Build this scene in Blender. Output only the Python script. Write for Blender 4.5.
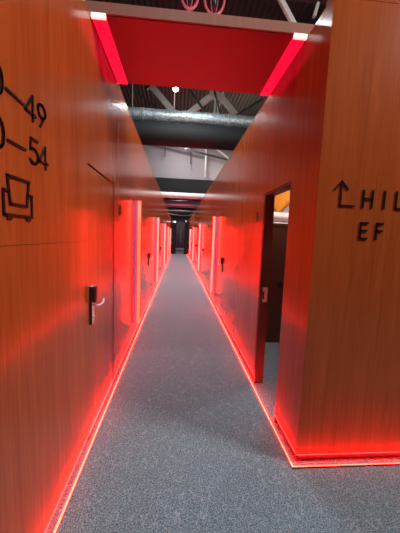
import bpy, bmesh, math, random
from mathutils import Vector, Matrix
random.seed(7)
sc = bpy.context.scene
for o in list(bpy.data.objects): bpy.data.objects.remove(o)
C = sc.collection

# ------------------------------------------------------------------ camera
cam = bpy.data.objects.new('camera', bpy.data.cameras.new('camera')); C.objects.link(cam)
pitch, yaw, roll = -0.1094, 0.0832, 0.0381
fw = Vector((math.sin(yaw)*math.cos(pitch), math.cos(yaw)*math.cos(pitch), math.sin(pitch)))
r0 = Vector((math.cos(yaw), -math.sin(yaw), 0)); u0 = r0.cross(fw)
rt = r0*math.cos(roll)+u0*math.sin(roll); up = -r0*math.sin(roll)+u0*math.cos(roll)
M = Matrix((rt, up, -fw)).transposed().to_4x4(); M.translation = Vector((0, 0, 1.6))
cam.matrix_world = M
cam.data.sensor_fit = 'HORIZONTAL'; cam.data.sensor_width = 36
cam.data.lens = 272.28*36/400; cam.data.clip_start = 0.02
sc.camera = cam

# ------------------------------------------------------------------ world, lights, exposure
w = bpy.data.worlds.new('world'); sc.world = w; w.use_nodes = True
w.node_tree.nodes['Background'].inputs[0].default_value = (0.75, 0.85, 1, 1)
w.node_tree.nodes['Background'].inputs[1].default_value = 0.012
sc.view_settings.view_transform = 'Standard'; sc.view_settings.look = 'None'
sc.view_settings.gamma = 1; sc.view_settings.use_curve_mapping = False
sc.view_settings.exposure = 0.0

def area(name, loc, tgt, sx, sy, power, col=(1, 1, 1), spread=180):
    l = bpy.data.lights.new(name, 'AREA'); l.shape = 'RECTANGLE'; l.size = sx; l.size_y = sy
    l.energy = power; l.color = col; l.spread = math.radians(spread)
    o = bpy.data.objects.new(name, l); C.objects.link(o); o.location = loc
    o.rotation_euler = (Vector(tgt)-Vector(loc)).to_track_quat('-Z', 'Y').to_euler()
    return o
WARM = (1, 0.90, 0.80); COOL = (0.86, 0.94, 1.0)
area('hall_and_fill_light', (4.3, 0.1, 5.3), (-0.5, 1.6, 1.9), 1.0, 0.8, 290, (1, .93, .86))
area('hall_and_fill_light', (0.1, 0.3, 6.3), (0.1, 1.0, 0), 0.5, 0.3, 75, (.7, .9, 1))
for y, z, p, ln in ((4.1, 4.25, 50, 1.2), (6.4, 5.5, 85, 1.0), (8.9, 5.15, 180, 1.4), (11.9, 6.2, 160, 1.6), (17.0, 4.45, 200, 1.6), (21.0, 4.9, 190, 1.0)):
    area('hall_and_fill_light', (0.1, y, z), (0.1, y, 0), 0.7, ln, p, (.88, .97, 1))  # unseen fill lights added behind panel, duct and beam to brighten walls and carpet
area('roof_fill', (3.5, 9.5, 4.6), (1.5, 11.0, 6.6), 1.0, 1.0, 34, WARM, 90)  # unseen upward light added to brighten the roof deck and truss
area('bulkhead_light', (2.6, 13.1, 4.2), (0.8, 14.0, 5.3), 0.5, 0.4, 34, WARM)
area('passage_fill', (0.3, 27, 3.0), (0.3, 29.5, 1), 0.6, 0.6, 30, (1, .8, .9))  # unseen light added to lift the dark door beyond the portal
area('pipe_fill', (0.0, 12.3, 4.9), (0.0, 13.6, 3.5), 0.8, 0.3, 14, COOL)  # unseen light added to brighten the white pipe

# ------------------------------------------------------------------ materials
def newmat(name):
    m = bpy.data.materials.new(name); m.use_nodes = True
    return m, m.node_tree, m.node_tree.nodes['Principled BSDF']
def N(nt, t, **kw):
    n = nt.nodes.new(t)
    for k, v in kw.items():
        if k.startswith('i_'): n.inputs[k[2:].replace('_', ' ')].default_value = v
        else: setattr(n, k, v)
    return n
def plain(name, col, rough=.5, metal=0, coat=0, bump=0, scale=40, var=.12):
    m, nt, b = newmat(name)
    b.inputs['Roughness'].default_value = rough; b.inputs['Metallic'].default_value = metal
    b.inputs['Coat Weight'].default_value = coat
    g = N(nt, 'ShaderNodeNewGeometry'); n = N(nt, 'ShaderNodeTexNoise', i_Scale=scale, i_Detail=4.0)
    nt.links.new(g.outputs['Position'], n.inputs['Vector'])
    r = N(nt, 'ShaderNodeValToRGB')
    r.color_ramp.elements[0].position = .3; r.color_ramp.elements[1].position = .7
    r.color_ramp.elements[0].color = (*[c*(1-var) for c in col], 1)
    r.color_ramp.elements[1].color = (*[min(1, c*(1+var)) for c in col], 1)
    nt.links.new(n.outputs['Fac'], r.inputs['Fac']); nt.links.new(r.outputs['Color'], b.inputs['Base Color'])
    if bump:
        bp = N(nt, 'ShaderNodeBump', i_Strength=bump, i_Distance=.02)
        nt.links.new(n.outputs['Fac'], bp.inputs['Height']); nt.links.new(bp.outputs['Normal'], b.inputs['Normal'])
    return m
def emit(name, col, strength, base=(.8, .8, .8)):
    m, nt, b = newmat(name)
    b.inputs['Base Color'].default_value = (*base, 1); b.inputs['Roughness'].default_value = .4
    b.inputs['Emission Color'].default_value = (*col, 1); b.inputs['Emission Strength'].default_value = strength
    return m
def wood(name, a, c, rough=.22, coat=.3):
    m, nt, b = newmat(name)
    g = N(nt, 'ShaderNodeNewGeometry'); mp = N(nt, 'ShaderNodeMapping')
    mp.inputs['Scale'].default_value = (9, 9, .55)
    nt.links.new(g.outputs['Position'], mp.inputs['Vector'])
    n1 = N(nt, 'ShaderNodeTexNoise', i_Scale=1.4, i_Detail=7.0, i_Roughness=.65, i_Distortion=.6)
    nt.links.new(mp.outputs[0], n1.inputs['Vector'])
    mp2 = N(nt, 'ShaderNodeMapping'); mp2.inputs['Scale'].default_value = (90, 90, 2.2)
    nt.links.new(g.outputs['Position'], mp2.inputs['Vector'])
    n2 = N(nt, 'ShaderNodeTexNoise', i_Scale=1.5, i_Detail=3.0)
    nt.links.new(mp2.outputs[0], n2.inputs['Vector'])
    mx = N(nt, 'ShaderNodeMix', data_type='FLOAT'); mx.inputs[0].default_value = .4
    nt.links.new(n1.outputs['Fac'], mx.inputs[2]); nt.links.new(n2.outputs['Fac'], mx.inputs[3])
    r = N(nt, 'ShaderNodeValToRGB')
    r.color_ramp.elements[0].position = .33; r.color_ramp.elements[1].position = .66
    r.color_ramp.elements[0].color = (*a, 1); r.color_ramp.elements[1].color = (*c, 1)
    nt.links.new(mx.outputs[0], r.inputs['Fac']); nt.links.new(r.outputs['Color'], b.inputs['Base Color'])
    b.inputs['Roughness'].default_value = rough; b.inputs['Coat Weight'].default_value = coat
    b.inputs['Coat Roughness'].default_value = .12; b.inputs['Specular IOR Level'].default_value = .38
    return m
def carpet():
    m, nt, b = newmat('carpet')
    g = N(nt, 'ShaderNodeNewGeometry')
    n = N(nt, 'ShaderNodeTexNoise', i_Scale=120.0, i_Detail=3.0); nt.links.new(g.outputs['Position'], n.inputs['Vector'])
    r = N(nt, 'ShaderNodeValToRGB')
    r.color_ramp.elements[0].position = .36; r.color_ramp.elements[0].color = (.028, .052, .070, 1)
    r.color_ramp.elements[1].position = .66; r.color_ramp.elements[1].color = (.215, .30, .355, 1)
    nt.links.new(n.outputs['Fac'], r.inputs['Fac'])
    last = r.outputs['Color']
    for k, (s, rz, sx) in enumerate(((17., .3, .5), (23., 1.5, .7), (14., 2.5, .6))):
        mp = N(nt, 'ShaderNodeMapping'); mp.inputs['Rotation'].default_value = (0, 0, rz)
        mp.inputs['Scale'].default_value = (sx*2, .8, 1); mp.inputs['Location'].default_value = (k*7.3, k*3.1, 0)
        nt.links.new(g.outputs['Position'], mp.inputs['Vector'])
        t = N(nt, 'ShaderNodeTexNoise', i_Scale=s, i_Detail=.6, i_Distortion=.9)
        nt.links.new(mp.outputs[0], t.inputs['Vector'])
        s1 = N(nt, 'ShaderNodeMath', operation='SUBTRACT'); s1.inputs[1].default_value = .5
        ab = N(nt, 'ShaderNodeMath', operation='ABSOLUTE')
        mr = N(nt, 'ShaderNodeMapRange', clamp=True)
        mr.inputs['From Min'].default_value = 0; mr.inputs['From Max'].default_value = .016
        mr.inputs['To Min'].default_value = .5; mr.inputs['To Max'].default_value = 0
        nt.links.new(t.outputs['Fac'], s1.inputs[0]); nt.links.new(s1.outputs[0], ab.inputs[0]); nt.links.new(ab.outputs[0], mr.inputs['Value'])
        mx = N(nt, 'ShaderNodeMix', data_type='RGBA'); mx.inputs[7].default_value = (.36, .42, .46, 1)
        nt.links.new(mr.outputs[0], mx.inputs[0]); nt.links.new(last, mx.inputs[6]); last = mx.outputs[2]
    nt.links.new(last, b.inputs['Base Color']); b.inputs['Roughness'].default_value = .9
    b.inputs['Specular IOR Level'].default_value = .15
    b.inputs['Sheen Weight'].default_value = .35; b.inputs['Sheen Roughness'].default_value = .5
    bp = N(nt, 'ShaderNodeBump', i_Strength=.5, i_Distance=.006)
    nt.links.new(n.outputs['Fac'], bp.inputs['Height']); nt.links.new(bp.outputs['Normal'], b.inputs['Normal'])
    return m
WOOD = wood('orange_brown_laminate', (.26, .049, .010), (.39, .087, .020), .19, .06)
FASCIA = wood('pale_laminate', (.28, .125, .09), (.34, .16, .115), .35)
CARPET = carpet()
DARKWOOD = wood('dark_laminate', (.05, .018, .012), (.09, .03, .018), .4)
PLINTH = plain('burgundy_plinth', (.030, .003, .008), .3, 0, .2)
BLACK = plain('black_metal', (.012, .012, .014), .35)
INK = plain('black_lettering', (.006, .005, .005), .3)
GAP = plain('dark_gap', (.02, .006, .004), .8)
STEEL = plain('brushed_steel', (.62, .56, .54), .3, .45)
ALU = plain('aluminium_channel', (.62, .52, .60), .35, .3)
REDPAN = plain('red_panel', (.20, .001, .018), .55, 0, 0, var=.03)
LED = emit('red_light_line', (1, .0020, .0002), 175)
FINLED = emit('red_vertical_light', (1, .0058, .0014), 38)
FINGLOW = emit('mauve_side_glow', (1, .22, .45), .32, (.10, .08, .12))  # weak emission paints a mauve glow on the side cover, which is no lamp
STRIP = emit('red_lit_panel', (1, .004, .055), .75, (.6, .02, .05))
WHITECAP = emit('white_end', (1, .86, .74), .9)
TRIMLIGHT = plain('light_edge_trim', (.55, .34, .22), .4)
DECK = plain('corrugated_deck', (.028, .021, .016), .9)
TRUSS = plain('grey_steel', (.50, .46, .43), .5, 0)
DTRUSS = plain('dark_steel', (.03, .026, .028), .5)
FOIL = plain('crumpled_foil', (.42, .50, .52), .35, .5, 0, .9, 22, .45)
PIPEDARK = plain('dark_duct_wrap', (.007, .008, .010), .8)
PIPEWHITE = plain('white_pipe', (.62, .58, .58), .4)
PIPEPURP = plain('purple_grey_pipe', (.12, .09, .13), .45)
WALLGREY = plain('grey_bulkhead', (.25, .21, .22), .8)
HALL = plain('hall_wall', (.05, .045, .05), .8)
PURPLE = plain('dark_purple_door', (.07, .02, .035), .45)
CURTAIN = plain('black_curtain', (.005, .004, .004), .95)
WHITE = plain('white_linen', (.80, .74, .74), .9, 0, 0, .3, 14)
ORANGE = plain('orange_fabric', (.85, .30, .02), .8)
ROOMWALL = plain('room_wall', (.62, .55, .52), .8)
BULB = emit('lamp_glow', (1, .93, .75), 25)
PINKRIM = plain('pink_enamel', (.75, .16, .22), .35)
SOCKET = plain('black_plastic', (.01, .01, .01), .4)

# ------------------------------------------------------------------ helpers
def bx(bm, x0, x1, y0, y1, z0, z1):
    vs = [bm.verts.new((x, y, z)) for x in (x0, x1) for y in (y0, y1) for z in (z0, z1)]
    for f in ((0, 1, 3, 2), (4, 6, 7, 5), (0, 4, 5, 1), (2, 3, 7, 6), (0, 2, 6, 4), (1, 5, 7, 3)):
        bm.faces.new([vs[i] for i in f])
def bar(bm, a, b, wd, th, side=Vector((0, 1, 0))):
    a = Vector(a); b = Vector(b); d = (b-a).normalized(); s = side.cross(d)
    if s.length < 1e-4: s = Vector((1, 0, 0)).cross(d)
    s.normalize(); t = d.cross(s).normalized()
    q = [bm.verts.new(p+s*i*wd/2+t*j*th/2) for p in (a, b) for i, j in ((-1, -1), (1, -1), (1, 1), (-1, 1))]
    for f in ((3, 2, 1, 0), (4, 5, 6, 7), (0, 1, 5, 4), (1, 2, 6, 5), (2, 3, 7, 6), (3, 0, 4, 7)):
        bm.faces.new([q[i] for i in f])
def tube(bm, pts, r, seg=16, cap=True, jitter=0):
    pts = [Vector(p) for p in pts]; rings = []
    for i, p in enumerate(pts):
        d = (pts[min(i+1, len(pts)-1)]-pts[max(i-1, 0)]).normalized()
        a = Vector((0, 0, 1)) if abs(d.z) < .9 else Vector((0, 1, 0))
        s = a.cross(d).normalized(); t = d.cross(s)
        rr = r[i] if isinstance(r, (list, tuple)) else r
        rings.append([bm.verts.new(p+(s*math.cos(2*math.pi*k/seg)+t*math.sin(2*math.pi*k/seg))*(rr+random.uniform(-jitter, jitter))) for k in range(seg)])
    for A, B in zip(rings, rings[1:]):
        for k in range(seg):
            f = bm.faces.new((A[k], A[(k+1) % seg], B[(k+1) % seg], B[k])); f.smooth = True
    if cap:
        bm.faces.new(rings[0][::-1]); bm.faces.new(rings[-1])
def torus(bm, c, R, r, axis='Y', seg=28, rs=8, sz=1.0):
    c = Vector(c); rings = []
    for i in range(seg):
        a = 2*math.pi*i/seg; e = Vector((math.cos(a), 0, math.sin(a)*sz)) if axis == 'Y' else Vector((math.cos(a), math.sin(a), 0))
        n = Vector((0, 1, 0)) if axis == 'Y' else Vector((0, 0, 1))
        rings.append([bm.verts.new(c+e*R+(e*math.cos(2*math.pi*k/rs)+n*math.sin(2*math.pi*k/rs))*r) for k in range(rs)])
    for i in range(seg):
        A, B = rings[i], rings[(i+1) % seg]
        for k in range(rs):
            f = bm.faces.new((A[k], A[(k+1) % rs], B[(k+1) % rs], B[k])); f.smooth = True
def obj(name, bm, mat, parent=None, bevel=0):
    bmesh.ops.recalc_face_normals(bm, faces=bm.faces)
    me = bpy.data.meshes.new(name); bm.to_mesh(me); bm.free()
    o = bpy.data.objects.new(name, me); C.objects.link(o); me.materials.append(mat)
    if parent is not None:
        o.parent = parent; o.matrix_parent_inverse = Matrix.Translation(-parent.location)
    if bevel:
        md = o.modifiers.new('bevel', 'BEVEL'); md.width = bevel; md.segments = 2; md.limit_method = 'ANGLE'
    return o
def B(): return bmesh.new()
def boxo(name, b, mat, parent=None, bevel=0):
    bm = B(); bx(bm, *b); return obj(name, bm, mat, parent, bevel)
def tag(o, label=None, cat=None, group=None, kind=None):
    if label: o['label'] = label
    if cat: o['category'] = cat
    if group: o['group'] = group
    if kind: o['kind'] = kind
    return o
def thing(name, label, cat, loc=(0, 0, 0), group=None):
    o = bpy.data.objects.new(name, None); C.objects.link(o); o.location = loc; o.empty_display_size = .1
    return tag(o, label, cat, group)
def struct(o, label=None, cat='structure'):
    o['kind'] = 'structure'
    if label: o['label'] = label; o['category'] = cat
    return o
def copy_tree(o, off, parent=None):
    c = o.copy(); C.objects.link(c)
    if parent is None: c.location = o.location+Vector(off)
    else: c.parent = parent
    for ch in o.children: copy_tree(ch, off, c)
    return c

XL, XR, H, DH, WB = -.633, .885, 3.062, 2.068, .075
TH = .09; YE = 24.0; YC = 1.727; OP0, OP1 = 2.159, 2.841
LD = [(1.985, 2.768), (5.95, 6.75), (9.75, 10.55), (13.6, 14.4), (17.5, 18.3)]       # doors, left wall
LF = [4.0, 7.7, 11.6, 15.5, 19.4]                                                    # vertical lights, left wall
RD = [(5.27, 6.03), (9.45, 10.22), (13.65, 14.42), (17.85, 18.62)]
RF = [6.33, 10.5, 14.7, 18.9]

# ------------------------------------------------------------------ setting
struct(boxo('floor', (-9, 9, -5, 32, -.12, 0), CARPET), 'blue grey carpet with fine pale scratch pattern running down the corridor', 'floor')

def side_wall(name, xin, sgn, y0, doors, mat, y1=YE, label=None):
    """corridor wall with its face at xin; sgn = direction away from the corridor"""
    bm = B(); a, b = sorted((xin, xin+sgn*TH))
    g = .0025
    cuts = [y0]
    for d0, d1 in doors: cuts += [d0-.0, d1+.0]
    cuts.append(y1)
    for i in range(0, len(cuts), 2):
        s, e = cuts[i], cuts[i+1]
        # panels with hairline joints
        js = [s]
        if e-s > 1.2:
            n = max(1, round((e-s-.2)/1.22)); js += [s+.2] if i > 0 else []
            st = js[-1]
            js += [st+(e-st)*k/n for k in range(1, n)]
        js.append(e)
        for p, q in zip(js, js[1:]):
            u, v = p+(g if p != s else 0), q-(g if q != e else 0)
            if sgn < 0 and i == 0:      # nearest stretch has a horizontal joint at eye height
                bx(bm, a, b, u, v, WB, 1.5375); bx(bm, a, b, u, v, 1.5395, H-.035)
            else: bx(bm, a, b, u, v, WB, H-.035)
    for d0, d1 in doors:
        bx(bm, a, b, d0, d1, DH+.008, H-.035)
    o = obj(name, bm, mat); struct(o, label, 'wall')
    ca, cb = sorted((xin+sgn*.006, xin+sgn*(TH-.004)))
    boxo('core', (ca, cb, y0+.01, doors[0][0]-.01 if doors else y1, WB, H-.04), GAP, o)
    ta, tb = sorted((xin, xin+sgn*TH))
    boxo('top_trim', (ta, tb, y0, y1, H-.031, H), mat, o)
    return o
WL = side_wall('wall_left', XL, -1, -3, LD, WOOD, label='long glossy orange brown wood laminate wall on the left with doors and black lettering')
WR = side_wall('wall_right', XR, 1, OP1, RD, WOOD, label='long glossy wood laminate wall on the right beyond the open doorway')
for o in (WL, WR):
    pass
# header over the open doorway and the corner block
bm = B(); bx(bm, XR, XR+TH, YC+TH, OP0, WB, H-.035); bx(bm, XR, XR+TH, OP0, OP1-.002, DH, H-.035)
WC = struct(obj('wall_corner', bm, WOOD), 'short wood laminate wall between the corner and the open doorway, with header over it', 'wall')
boxo('top_trim', (XR, XR+TH, YC+TH, OP1-.002, H-.031, H), WOOD, WC)
bm = B(); bx(bm, XR, 2.105, YC, YC+TH, WB, H-.008); bx(bm, 2.11, 4.5, YC, YC+TH, WB, H-.008)
WS = struct(obj('wall_front', bm, WOOD), 'wood laminate wall facing the viewer on the right, carrying the arrow sign', 'wall')
boxo('top_trim', (XR, 4.5, YC, YC+TH, H-.005, H+.03), WOOD, WS)

# dark frame lining the open doorway
fr = thing('door_frame', 'dark brown frame lining the open doorway on the right', 'door frame', (XR+.05, OP1, 0))
boxo('far_jamb', (XR+.004, XR+.10, OP1-.0295, OP1-.0025, 0, DH-.002), DARKWOOD, fr)
boxo('near_jamb', (XR+.004, XR+.10, OP0+.0015, OP0+.026, 0, DH-.002), DARKWOOD, fr)
boxo('head', (XR+.004, XR+.10, OP0+.026, OP1-.0295, DH-.022, DH-.002), DARKWOOD, fr)
# thin pale strips standing in for a bevel highlight at the wall foot
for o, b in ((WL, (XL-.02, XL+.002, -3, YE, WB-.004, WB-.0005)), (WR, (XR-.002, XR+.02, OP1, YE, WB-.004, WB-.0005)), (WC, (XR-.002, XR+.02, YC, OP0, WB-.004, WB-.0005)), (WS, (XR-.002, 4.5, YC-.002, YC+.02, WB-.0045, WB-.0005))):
    boxo('foot_highlight', b, ALU, o)
# recessed plinths
struct(boxo('baseboard_left', (XL-.085, XL-.035, -3, YE, 0, WB), PLINTH))
bm = B(); bx(bm, XR+.035, XR+.085, OP1+.03, YE, 0, WB); struct(obj('baseboard_right', bm, PLINTH))
bm = B(); bx(bm, XR+.035, XR+.08, YC+.03, OP0-.0, 0, WB); bx(bm, XR+.08, 4.5, YC+.035, YC+.08, 0, WB)
struct(obj('baseboard_front', bm, PLINTH))

# doors with locks
def lock(parent, x, y, sgn, big=True):
    """electronic lock on a corridor wall face at x; sgn points into the corridor"""
    e = bpy.data.objects.new('electronic_lock', None); C.objects.link(e); e.empty_display_size = .05
    e.parent = parent; e.location = (0, 0, 0)
    def b(name, y0, y1, z0, z1, d0, d1, m, bev=.003):
        a, c = sorted((x+sgn*d0, x+sgn*d1)); boxo(name, (a, c, y0, y1, z0, z1), m, e, bev)
    b('back_plate', y, y+.062, .925, 1.205, 0, .018, STEEL)
    b('card_reader', y+.001, y+.061, 1.085, 1.207, .018, .045, SOCKET, .008)
    b('edge_cover', y-.003, y+.003, .92, 1.205, 0, .020, BLACK)
    bm = B(); tube(bm, [(x+sgn*.018, y+.03, 1.062), (x+sgn*.062, y+.03, 1.062), (x+sgn*.068, y+.05, 1.062), (x+sgn*.068, y+.125, 1.064), (x+sgn*.062, y+.150, 1.085)], .008, 10)
    obj('lever', bm, STEEL, e)
    bm = B(); tube(bm, [(x+sgn*.018, y+.032, .975), (x+sgn*.026, y+.032, .975)], .011, 12); obj('key_cylinder', bm, STEEL, e)
    return e
def door(n, xin, sgn, d0, d1, label):
    a, b = sorted((xin+sgn*.004, xin+sgn*.045))
    o = boxo('door_%d' % n, (a, b, d0+.009, d1-.009, WB-.06, DH-.005), WOOD)
    struct(o, label, 'door')
    a2, b2 = sorted((xin+sgn*.05, xin+sgn*.08))
    boxo('door_rebate', (a2, b2, d0, d1, WB-.06, DH+.01), GAP, o)
    lock(o, xin+sgn*.004, d0+.03, -sgn)
    return o
dn = 1
ordn = ['nearest', 'second nearest', 'third', 'fourth', 'farthest']
for i, (a, b) in enumerate(LD):
    door(dn, XL, -1, a, b, '%s flush wood laminate door on the left wall, with an electronic lock' % ordn[i]); dn += 1
for i, (a, b) in enumerate(RD):
    door(dn, XR, 1, a, b, '%s closed flush door on the right wall, glowing red' % (ordn[i] if i < 3 else 'farthest')); dn += 1
# strike plate on the jamb of the open doorway
st = tag(thing('strike_plate', 'small metal strike plate set in the far jamb of the open doorway', 'lock plate', (XR+.06, OP1, 1.0)))
boxo('plate', (XR+.035, XR+.085, OP1-.034, OP1-.0297, .925, 1.085), STEEL, st)
boxo('latch_hole', (XR+.035, XR+.052, OP1-.039, OP1-.034, .96, 1.04), SOCKET, st)

# overhead portal panel
pn = thing('overhead_portal_panel', 'wide red underside portal panel bridging both walls above the near corridor', 'ceiling panel', (.12, 2.47, H))
boxo('panel_body', (XL-.06, XR+.06, 2.056, 2.90, H+.006, H+.075), FASCIA, pn)
boxo('red_underside', (XL+.002, XR-.002, 2.07, 2.895, H-.001, H+.005), REDPAN, pn)
for x0, nm in ((XL+.008, 'l'), (XR-.10, 'r')):
    s = boxo('light_panel', (x0, x0+.092, 2.075, 2.875, H-.022, H-.0015), STRIP, pn)
    boxo('end_cap', (x0-.002, x0+.094, 2.052, 2.0745, H-.024, H+.004), WHITECAP, s)

# light lines set in the carpet along the walls
def strip(name, label, segs):
    """each segment: start, end, unit vector (x, y) pointing at its wall; the lit face leans towards the wall"""
    t = thing(name, label, 'light strip', (segs[0][0][0], segs[0][0][1], 0))
    bm = B(); bl = B()
    for (xa, ya), (xb, yb), (nx, ny) in segs:
        def P(x, y, d, z): return (x+nx*d, y+ny*d, z)
        for q, prof in ((bm, ((-.010, .0005), (-.010, .0135), (-.0075, .0135), (-.0075, .0005))), (bm, ((.0098, .0005), (.0098, .005), (.0118, .005), (.0118, .0005))), (bl, ((-.0075, .0005), (-.0075, .0135), (.0098, .0045), (.0098, .0005)))):
            A = [q.verts.new(P(xa, ya, d, z)) for d, z in prof]; Z = [q.verts.new(P(xb, yb, d, z)) for d, z in prof]
            for i in range(4): q.faces.new((A[i], A[(i+1) % 4], Z[(i+1) % 4], Z[i]))
            q.faces.new(A[::-1]); q.faces.new(Z)
    obj('channel', bm, PLINTH, t); obj('diffuser', bl, LED, t)
strip('floor_light_strip', 'long glowing red light line in the carpet along the left wall', [((XL+.024, -3), (XL+.024, YE), (-1, 0))])
strip('floor_light_strip', 'glowing red light line along the right wall, turning the corner under the arrow sign', [((XR-.032, YC-.038), (XR-.032, YE), (1, 0)), ((XR-.040, YC-.03), (4.4, YC-.03), (0, 1))])

# vertical light fins
def fin(x, y, sgn, label, group):
    """sgn points into the corridor"""
    t = thing('vertical_light_fin', label, 'wall light', (x, y, .29), group)
    def b(name, d0, d1, y0, y1, z0, z1, m):
        a, c = sorted((x+sgn*d0, x+sgn*d1)); return boxo(name, (a, c, y0, y1, z0, z1), m, t)
    b('channel', .001, .085, y-.004, y+.022, .285, DH, ALU)
    b('side_cover', .004, .044, y-.009, y-.004, .29, DH-.004, FINGLOW)
    b('light_line', .052, .092, y-.012, y-.0045, .287, DH-.002, FINLED)
    return t
for i, y in enumerate(LF): fin(XL, y, 1, '%s glowing red vertical light fin on the left wall' % ordn[i], 'vertical light fins on the left wall')
for i, y in enumerate(RF): fin(XR, y, -1, '%s glowing red vertical light fin on the right wall' % (ordn[i] if i < 3 else 'farthest'), 'vertical light fins on the right wall')

# ------------------------------------------------------------------ lettering
def strokes(name, lines, plane, parent, wd=.010, th=.0065, closed=False, mat=INK):
    """plane maps (u,v) to a point on the wall and supplies its normal"""
    f, n = plane; bm = B()
    for ln in lines:
        for a, b in zip(ln, ln[1:]):
            A, Bq = Vector(f(*a)), Vector(f(*b)); d = (Bq-A).normalized()
            bar(bm, A-d*wd*.45+n*th/2, Bq+d*wd*.45+n*th/2, wd, th, n)
    # bar() widths lie across the stroke, thickness along the wall normal
    return obj(name, bm, mat, parent)
def arc(cx, cy, rx, ry, a0, a1, n=12):
    return [(cx+rx*math.cos(math.radians(a0+(a1-a0)*k/n)), cy+ry*math.sin(math.radians(a0+(a1-a0)*k/n))) for k in range(n+1)]
PLl = (lambda u, v: (XL, u, v), Vector((1, 0, 0)))
PLs = (lambda u, v: (u, YC, v), Vector((0, -1, 0)))
def zero(cx, cy, h): return [arc(cx, cy, h*.30, h*.5, 0, 360, 24)]
def four(x0, x1, y0, y1):
    xs = x0+(x1-x0)*.72
    return [[(x1, y0+(y1-y0)*.25), (x0, y0+(y1-y0)*.25), (xs, y1), (xs, y0)]]
def nine(cx, y0, y1, w):
    h = y1-y0; r = h*.29
    return [arc(cx, y1-r, w*.5, r, 0, 360, 20), arc(cx-w*.10, y1-r, w*.60, r*1.0, 0, -35, 4)+[(cx-w*.22, y0)]]
def five(x0, x1, y0, y1):
    h = y1-y0; w = x1-x0
    return [[(x1-w*.06, y1), (x0+w*.18, y1), (x0+w*.12, y0+h*.56)]+arc(x0+w*.45, y0+h*.31, w*.53, h*.31, 118, -140, 14)]
s1 = thing('room_range_sign', 'raised black numerals ending in 49, upper line on the left wall', 'sign', (XL, 1.2, 2.06), 'wayfinding lettering')
strokes('numeral', zero(1.040, 2.112, .10), PLl, s1)
strokes('dash', [[(1.092, 2.100), (1.200, 2.096)]], PLl, s1)
strokes('numeral', four(1.215, 1.295, 2.062, 2.160), PLl, s1)
strokes('numeral', nine(1.350, 2.064, 2.160, .066), PLl, s1)
s2 = thing('room_range_sign', 'raised black numerals ending in 54, lower line on the left wall', 'sign', (XL, 1.2, 1.88), 'wayfinding lettering')
strokes('numeral', zero(1.037, 1.934, .10), PLl, s2)
strokes('dash', [[(1.092, 1.923), (1.205, 1.923)]], PLl, s2)
strokes('numeral', five(1.238, 1.308, 1.886, 1.985), PLl, s2)
strokes('numeral', four(1.318, 1.397, 1.886, 1.984), PLl, s2)
ic = thing('armchair_icon', 'raised black outline icon of an armchair below the numerals on the left wall', 'sign', (XL, 1.15, 1.64), 'wayfinding lettering')
strokes('backrest_outline', [[(1.092, 1.696), (1.079, 1.797), (1.223, 1.797), (1.204, 1.696), (1.092, 1.696)]], PLl, ic, .011)
strokes('arm_and_seat_outline', [[(1.083, 1.742), (1.052, 1.742), (1.052, 1.654), (1.243, 1.654), (1.243, 1.742), (1.213, 1.742)]], PLl, ic, .011)
for u in (1.083, 1.214): strokes('foot', [[(u-.008, 1.643), (u+.008, 1.643)]], PLl, ic, .014)
ar = thing('arrow_sign', 'raised black right-angled arrow pointing up on the right front wall', 'sign', (1.08, YC, 1.83), 'wayfinding lettering')
strokes('arrow_shaft', [[(1.136, 1.836), (1.040, 1.836), (1.040, 1.986)]], PLs, ar, .0085)
strokes('arrow_head', [[(.996, 1.935), (1.040, 1.990), (1.086, 1.940)]], PLs, ar, .0085)
h1 = thing('lettering_sign', 'raised black letters HIL beside the arrow on the right front wall', 'sign', (1.3, YC, 1.83), 'wayfinding lettering')
strokes('letter', [[(1.196, 1.832), (1.196, 1.938)], [(1.258, 1.832), (1.258, 1.938)], [(1.196, 1.887), (1.258, 1.887)]], PLs, h1, .0115)
strokes('letter', [[(1.341, 1.832), (1.341, 1.938)]], PLs, h1, .0115)
strokes('letter', [[(1.424, 1.938), (1.424, 1.832), (1.475, 1.832)]], PLs, h1, .0115)
h2 = thing('lettering_sign', 'raised black letters EF on the lower line of the right front wall', 'sign', (1.3, YC, 1.63), 'wayfinding lettering')
strokes('letter', [[(1.243, 1.730), (1.197, 1.730), (1.197, 1.628), (1.243, 1.628)], [(1.197, 1.680), (1.238, 1.680)]], PLs, h2, .0115)
strokes('letter', [[(1.350, 1.730), (1.309, 1.730), (1.309, 1.628)], [(1.309, 1.682), (1.345, 1.682)]], PLs, h2, .0115)
# small room numbers
def three(x0, x1, y0, y1):
    h = y1-y0; w = x1-x0; c = (x0+x1)/2
    return [arc(c, y0+h*.75, w*.45, h*.25, 150, -90, 10), arc(c, y0+h*.27, w*.5, h*.27, 90, -150, 10)]
PLr = (lambda u, v: (XR, u, v), Vector((-1, 0, 0)))
n1 = thing('room_number', 'small raised dark room number beside the nearest left door', 'sign', (XL, 3.04, 1.80), 'room numbers')
strokes('numeral', three(2.99, 3.045, 1.80, 1.895), PLl, n1, .012, .006)
n2 = thing('room_number', 'small raised dark room number beside the open doorway on the right', 'sign', (XR, 3.04, 1.80), 'room numbers')
strokes('numeral', [[(6.09-u, v) for u, v in l] for l in five(3.0, 3.06, 1.80, 1.895)], PLr, n2, .012, .006)

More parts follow.
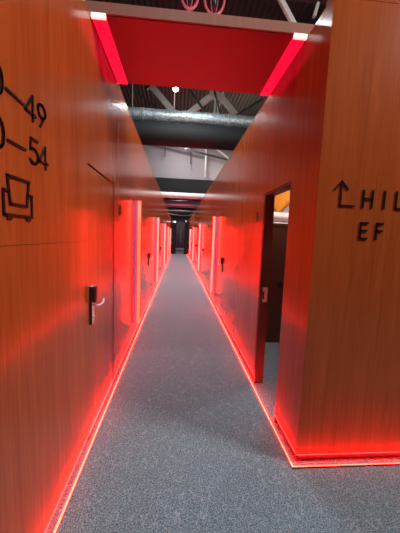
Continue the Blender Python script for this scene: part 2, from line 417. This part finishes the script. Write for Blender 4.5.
# ------------------------------------------------------------------ room seen through the open doorway
XB = XR+TH
struct(boxo('wall_room_back', (XB, 4.5, 5.12, 5.2, 0, 2.95), ROOMWALL))
struct(boxo('wall_room_side', (4.42, 4.5, YC+TH, 5.12, 0, 2.95), ROOMWALL))
struct(boxo('ceiling_room', (XB, 4.5, YC+TH, 5.2, 2.95, 3.0), ROOMWALL))
bk = thing('bunk_bed_unit', 'dark brown built-in bunk unit seen through the open doorway', 'bunk bed', (2.0, 4.5, 0))
boxo('front_panel', (XB+.003, 3.0, 3.99, 4.03, 0, 1.80), DARKWOOD, bk)
boxo('upper_deck', (XB+.003, 3.0, 4.03, 5.11, 1.70, 1.76), DARKWOOD, bk)
boxo('end_panel', (2.96, 3.0, 4.03, 5.11, 0, 1.70), DARKWOOD, bk)
boxo('rail', (XB+.003, 3.0, 3.98, 4.04, 1.80, 1.84), DARKWOOD, bk)
so = thing('power_socket', 'small black square socket on the dark bunk panel', 'socket', (1.57, 3.99, .92))
boxo('socket_plate', (1.53, 1.61, 3.978, 3.989, .88, .97), SOCKET, so, .003)
bm = B(); tube(bm, [(1.57, 3.977, .925), (1.57, 3.9725, .925)], .022, 16); obj('socket_insert', bm, BLACK, so)
mt = tag(boxo('mattress', (XB+.02, 2.94, 4.06, 5.08, 1.762, 1.86), WHITE, None, .03), 'white mattress lying on the upper bunk', 'mattress')
# duvet: a puffed cloth
def puffy(name, cx, cy, cz, sx, sy, sz, mat, seed, rot=0, tilt=0, spin=0):
    rnd = random.Random(seed); bm = B(); n = 22; g = []
    for s in (1, -1):
        g.append([])
        for i in range(n+1):
            row = []
            for j in range(n+1):
                u, v = i/n*2-1, j/n*2-1
                e = (max(0, 1-abs(u)**3.2)*max(0, 1-abs(v)**3.2))**.5
                wv = .16*math.sin(5*u+seed)*math.cos(4*v+seed*2)+.08*math.sin(13*u*v+seed)
                row.append(bm.verts.new((u*sx/2, v*sy/2, s*sz/2*e*(1+(wv if s > 0 else 0)))))
            g[-1].append(row)
    for s in range(2):
        for i in range(n):
            for j in range(n):
                f = bm.faces.new((g[s][i][j], g[s][i+1][j], g[s][i+1][j+1], g[s][i][j+1])); f.smooth = True
    bmesh.ops.remove_doubles(bm, verts=bm.verts, dist=.0008)
    bmesh.ops.transform(bm, matrix=Matrix.Translation((cx, cy, cz)) @ Matrix.Rotation(rot, 4, 'Z') @ Matrix.Rotation(tilt, 4, 'X') @ Matrix.Rotation(spin, 4, 'Z'), verts=bm.verts)
    return obj(name, bm, mat)
tag(puffy('duvet', 1.72, 4.33, 1.945, 1.35, .52, .16, WHITE, 3), 'rumpled white duvet piled on the upper bunk', 'duvet')
tag(puffy('pillow', 1.76, 4.84, 2.372, .46, .46, .12, ORANGE, 5, .1, math.radians(84), math.radians(42)), 'orange cushion standing on its corner behind the white duvet', 'pillow')
tag(puffy('pillow', 1.76, 4.85, 1.95, .72, .42, .17, WHITE, 11), 'white pillow lying flat under the orange cushion', 'pillow')
tag(puffy('pillow', 2.50, 4.88, 2.09, .58, .44, .15, WHITE, 8, -.1, math.radians(70)), 'white pillow leaning beside the orange one', 'pillow')
rl = thing('room_ceiling_lamp', 'round white ceiling lamp above the bunk inside the room', 'lamp', (2.1, 3.5, 2.95))
bm = B(); tube(bm, [(2.1, 3.5, 2.949), (2.1, 3.5, 2.90)], .14, 24); obj('lamp_shade', bm, emit('room_lamp', (1, .9, .82), 130), rl)

# ------------------------------------------------------------------ far end
bm = B(); bx(bm, XL-.09, -.19, YE, YE+.3, 0, H); bx(bm, .53, XR+.15, YE, YE+.3, 0, H); bx(bm, -.19, .53, YE, YE+.3, 2.86, H)
struct(obj('wall_end_portal', bm, CURTAIN), 'black portal framing the passage at the far end of the corridor', 'wall')
struct(boxo('wall_back', (-3, 3, 31, 31.1, 0, 3.4), PURPLE))
struct(boxo('wall_passage_left', (-.9, -.82, YE+.3, 31, 0, 3.1), CURTAIN))
struct(boxo('wall_passage_right', (1.25, 1.33, YE+.3, 31, 0, 3.1), CURTAIN))
dd = boxo('door_20', (-.35, .85, 30.94, 30.998, .02, 2.5), PURPLE)
struct(dd, 'dark purple double door closing the far end of the corridor', 'door')
for x in (.20, .30): boxo('pull_bar', (x, x+.02, 30.90, 30.94, .8, 2.3), TRUSS, dd)
boxo('kick_plate', (-.33, .83, 30.93, 30.94, .03, .22), STEEL, dd)
el = thing('emergency_light', 'small white emergency light glowing at the left of the far portal', 'lamp', (-.4, 23.8, 2.75))
boxo('housing', (-.52, -.22, 23.88, 23.999, 2.70, 2.86), PIPEWHITE, el, .01)
bm = B(); tube(bm, [(-.33, 23.88, 2.78), (-.33, 23.85, 2.78)], .06, 16); obj('lens', bm, emit('emergency_glow', (.9, 1, .97), 2.5), el)
cm = thing('ceiling_camera', 'small domed camera fixed at the right of the far portal', 'camera', (.6, 23.9, 2.8))
boxo('bracket', (.58, .70, 23.9, 23.999, 2.82, 2.95), PIPEWHITE, cm)
bm = B(); tube(bm, [(.64, 23.86, 2.85), (.64, 23.86, 2.80), (.64, 23.86, 2.76)], [.05, .05, .02], 14); obj('dome', bm, TRUSS, cm)

# ------------------------------------------------------------------ hall above the corridor
bm = B(); ncor = 130; xs = []
for k in range(ncor*4+1):
    x = -9+18*k/(ncor*4); z = 6.7+(.022 if (k % 4) in (1, 2) else 0)
    xs.append((bm.verts.new((x, -5, z)), bm.verts.new((x, 14.2, z)), bm.verts.new((x, -5, z+.03)), bm.verts.new((x, 14.2, z+.03))))
for a, b in zip(xs, xs[1:]):
    bm.faces.new((a[0], b[0], b[1], a[1])); bm.faces.new((a[2], a[3], b[3], b[2]))
struct(obj('ceiling', bm, DECK), 'dark corrugated roof deck high above the corridor', 'ceiling')
struct(boxo('ceiling_far', (-9, 9, 14.2, 32, 5.6, 5.7), HALL))
struct(boxo('wall_hall_left', (-9.1, -9, -5, 32, 0, 6.8), HALL))
struct(boxo('wall_hall_right', (9, 9.1, -5, 32, 0, 6.8), HALL))
struct(boxo('wall_hall_back', (-9.1, 9.1, -5.1, -5, 0, 6.8), HALL))
struct(boxo('wall_hall_far', (-9.1, 9.1, 32, 32.1, 0, 6.8), HALL))
bh = struct(boxo('wall_bulkhead', (-9, 9, 14.0, 14.15, 4.40, 6.75), WALLGREY), 'pale grey bulkhead wall above the corridor in the distance', 'wall')
tag(boxo('black_beam', (-9, 9, 13.85, 14.3, 3.72, 4.40), CURTAIN), 'deep black beam crossing below the pale bulkhead wall', 'beam')

def crosspipe(name, label, cat, y, z, r, mat, x0=-9, x1=9, jit=0, seg=20, dx=.25):
    bm = B(); n = int((x1-x0)/dx)
    tube(bm, [(x0+(x1-x0)*k/n, y, z) for k in range(n+1)], r, seg, True, jit)
    o = obj(name, bm, mat); return tag(o, label, cat)
fp = crosspipe('insulated_pipe', 'crumpled silver foil insulated pipe crossing above the corridor', 'pipe', 8.0, 4.86, .17, FOIL, jit=.012, seg=22, dx=.06)
for x in (-1.05, .1, 1.3): 
    bm = B(); torus(bm, (x, 8.0, 4.86), .18, .012, 'Y')
    bmesh.ops.rotate(bm, cent=(x, 8, 4.86), matrix=Matrix.Rotation(math.pi/2, 3, 'Z'), verts=bm.verts)
    obj('band', bm, TRUSS, fp)
crosspipe('black_duct', 'broad black round duct crossing just below the foil pipe', 'duct', 7.95, 4.37, .30, PIPEDARK)
crosspipe('white_pipe', 'white pipe crossing under the black beam in the distance', 'pipe', 13.6, 3.55, .14, PIPEWHITE)
crosspipe('purple_grey_pipe', 'purple grey pipe crossing just beyond the white pipe', 'pipe', 14.6, 3.33, .11, PIPEPURP)
crosspipe('dark_pipe', 'dark red tinted pipe crossing farther beyond the purple grey one', 'pipe', 17, 3.45, .12, PIPEPURP)
crosspipe('dark_pipe', 'farthest dark pipe crossing near the end portal', 'pipe', 20.5, 3.35, .12, PIPEDARK)
bm = B(); tube(bm, [(-.70, 19, 3.074), (-.60, 19, 3.08), (-.35, 19, 3.03), (-.1, 19, 3.0), (.25, 19, 2.97), (.6, 19, 3.0), (.85, 19, 3.08), (.95, 19, 3.074)], .012, 8)
tag(obj('hanging_cable', bm, PIPEPURP), 'drooping cable slung across the far corridor', 'cable')

# trusses
t = thing('roof_truss', 'pale grey zigzag roof truss seen just above the foil pipe', 'truss', (0, 9, 5.3), 'roof trusses')
def chord(name, y, z, par, h=.12, mat=DTRUSS): boxo(name, (-8.9, 8.9, y-.06, y+.06, z-h/2, z+h/2), mat, par)
chord('bottom_chord', 9.0, 5.20, t); chord('top_chord', 9.0, 6.35, t)
nodes = [(-3.9, 5.3), (-2.6, 6.25), (-1.15, 6.3), (-.20, 5.33), (.12, 5.30), (.95, 6.0), (1.15, 6.0), (1.95, 5.2), (2.3, 5.3), (3.3, 6.2)]
for a, b in ((0, 1), (2, 3), (4, 5), (6, 7), (8, 9)):
    bm = B(); bar(bm, (nodes[a][0], 8.95, nodes[a][1]), (nodes[b][0], 8.95, nodes[b][1]), .17, .10); obj('diagonal_strut', bm, TRUSS, t)
bm = B(); bar(bm, (-.30, 8.93, 5.38), (.2, 8.93, 5.28), .16, .1); obj('gusset_plate', bm, TRUSS, t)
bm = B(); bar(bm, (.82, 8.93, 6.03), (1.2, 8.93, 5.92), .24, .1); obj('gusset_plate', bm, TRUSS, t)
for a, b, m in (((1.30, 6.25), (1.06, 5.3), TRUSS), ((1.02, 5.95), (1.00, 5.2), TRUSS), ((.9, 6.3), (1.25, 5.2), DTRUSS), ((.1, 6.2), (.9, 5.2), DTRUSS), ((1.6, 5.35), (2.5, 5.95), DTRUSS), ((-1.5, 5.9), (-.4, 5.25), DTRUSS)):
    bm = B(); bar(bm, (a[0], 8.87, a[1]), (b[0], 8.87, b[1]), .055, .04); obj('brace_rod', bm, m, t)
bm = B(); bar(bm, (-1.10, 8.93, 6.18), (-.98, 8.93, 6.06), .24, .12); obj('clamp', bm, DTRUSS, t)
t2 = thing('roof_truss', 'near roof truss above the portal panel with one pale strut', 'truss', (0, 5, 5.6), 'roof trusses')
chord('bottom_chord', 5.0, 5.78, t2, .14, plain('maroon_steel', (.06, .022, .03), .6)); chord('top_chord', 5.0, 6.6, t2)
for a, b, wd in (((1.55, 5.68), (1.88, 5.22), .075), ((2.25, 5.62), (2.20, 5.40), .05)):
    bm = B(); bar(bm, (a[0], 4.93, a[1]), (b[0], 4.93, b[1]), wd, .06); obj('strut', bm, PIPEWHITE if wd > .06 else TRUSS, t2)
for x in (-2.2, -.6, .9, 2.6):
    bm = B(); bar(bm, (x, 5, 5.8), (x+.8, 5, 6.58), .08, .06); obj('diagonal_strut', bm, DTRUSS, t2)
# separate conduits, rods and braces grouped as a truss under an added chord
t3 = thing('roof_truss', 'dark sloping conduits and pale rods before the grey bulkhead, grouped as a far truss', 'truss', (0, 13.7, 5.6), 'roof trusses')
chord('top_chord', 13.7, 6.62, t3)
for a, b in (((-2.2, 6.15), (3.2, 5.25)), ((-1.9, 6.55), (3.2, 5.9))):
    bm = B(); bar(bm, (a[0], 13.7, a[1]), (b[0], 13.7, b[1]), .09, .06); obj('sloping_bar', bm, DTRUSS, t3)
for x, z0, r, m in ((-.75, 5.35, .02, DTRUSS), (.5, 5.1, .025, DTRUSS), (1.22, 4.5, .045, PIPEWHITE)):
    bm = B(); tube(bm, [(x, 13.75, z0), (x, 13.75, 6.6)], r, 10); obj('drop_rod', bm, m, t3)
for a, b in (((.2, 5.75), (.75, 6.1)), ((1.5, 6.0), (2.4, 5.4))):
    bm = B(); bar(bm, (a[0], 13.65, a[1]), (b[0], 13.65, b[1]), .06, .05); obj('brace', bm, PIPEWHITE, t3)
# vertical thin suspension rods left of the pipe
for i, (x, lb) in enumerate(((-1.35, 'thin hanger rod above the left end of the foil pipe'),)):
    bm = B(); tube(bm, [(x, 8, 5.0), (x, 8, 6.74)], .012, 8); tag(obj('hanger_rod', bm, TRUSS), lb, 'rod')

# ceiling lamp over the corridor
lp = thing('pendant_spotlight', 'bright small spotlight hanging just behind the red portal panel', 'lamp', (-.17, 7.2, 5.260))
bm = B(); tube(bm, [(-.17, 7.2, 6.7), (-.17, 7.2, 5.320)], .012, 8); obj('rod', bm, TRUSS, lp)
bm = B(); tube(bm, [(-.17, 7.2, 5.340), (-.17, 7.2, 5.300), (-.17, 7.2, 5.200)], [.02, .07, .08], 16); obj('housing', bm, BLACK, lp)
bm = B(); tube(bm, [(-.17, 7.2, 5.205), (-.17, 7.2, 5.170), (-.17, 7.2, 5.150)], [.07, .06, .03], 16); obj('bulb', bm, BULB, lp)
bm = B(); tube(bm, [(-.21, 7.75, 4.99), (-.21, 7.75, 6.7)], .014, 8); tag(obj('hanger_rod', bm, PIPEWHITE), 'pale hanger rod below the bright spotlight', 'rod')

# ring pendants
for i, (x, z, sx) in enumerate(((.07, 5.27, .13), (.45, 5.26, .155))):
    t = thing('cage_pendant', ['left of two dark pendants with pink rims above the portal panel', 'right of two dark pendants with pink rims above the portal panel'][i], 'lamp', (x, 4.6, z), 'pink rimmed pendants')
    t.location.y = 4.6
    bm = B(); torus(bm, (x, 4.6, z), sx, .018, 'Y', 32, 8, 1.55); obj('rim', bm, PINKRIM, t)
    bm = B()
    for a in (-.35, .35):
        tube(bm, [(x+sx*a*math.cos(k/8*math.pi-math.pi/2), 4.6+.0, z+sx*1.5*math.sin(k/8*math.pi-math.pi/2)) for k in range(9)], .006, 6)
    obj('cage_wire', bm, PINKRIM, t)
    bm = B(); tube(bm, [(x, 4.66, z-.12), (x, 4.66, z+.14)], [.05, .06], 14); obj('lamp_body', bm, BLACK, t)
    bm = B(); tube(bm, [(x, 4.6, z+sx*1.55), (x, 4.6, 6.7)], .008, 6); obj('cable', bm, BLACK, t)
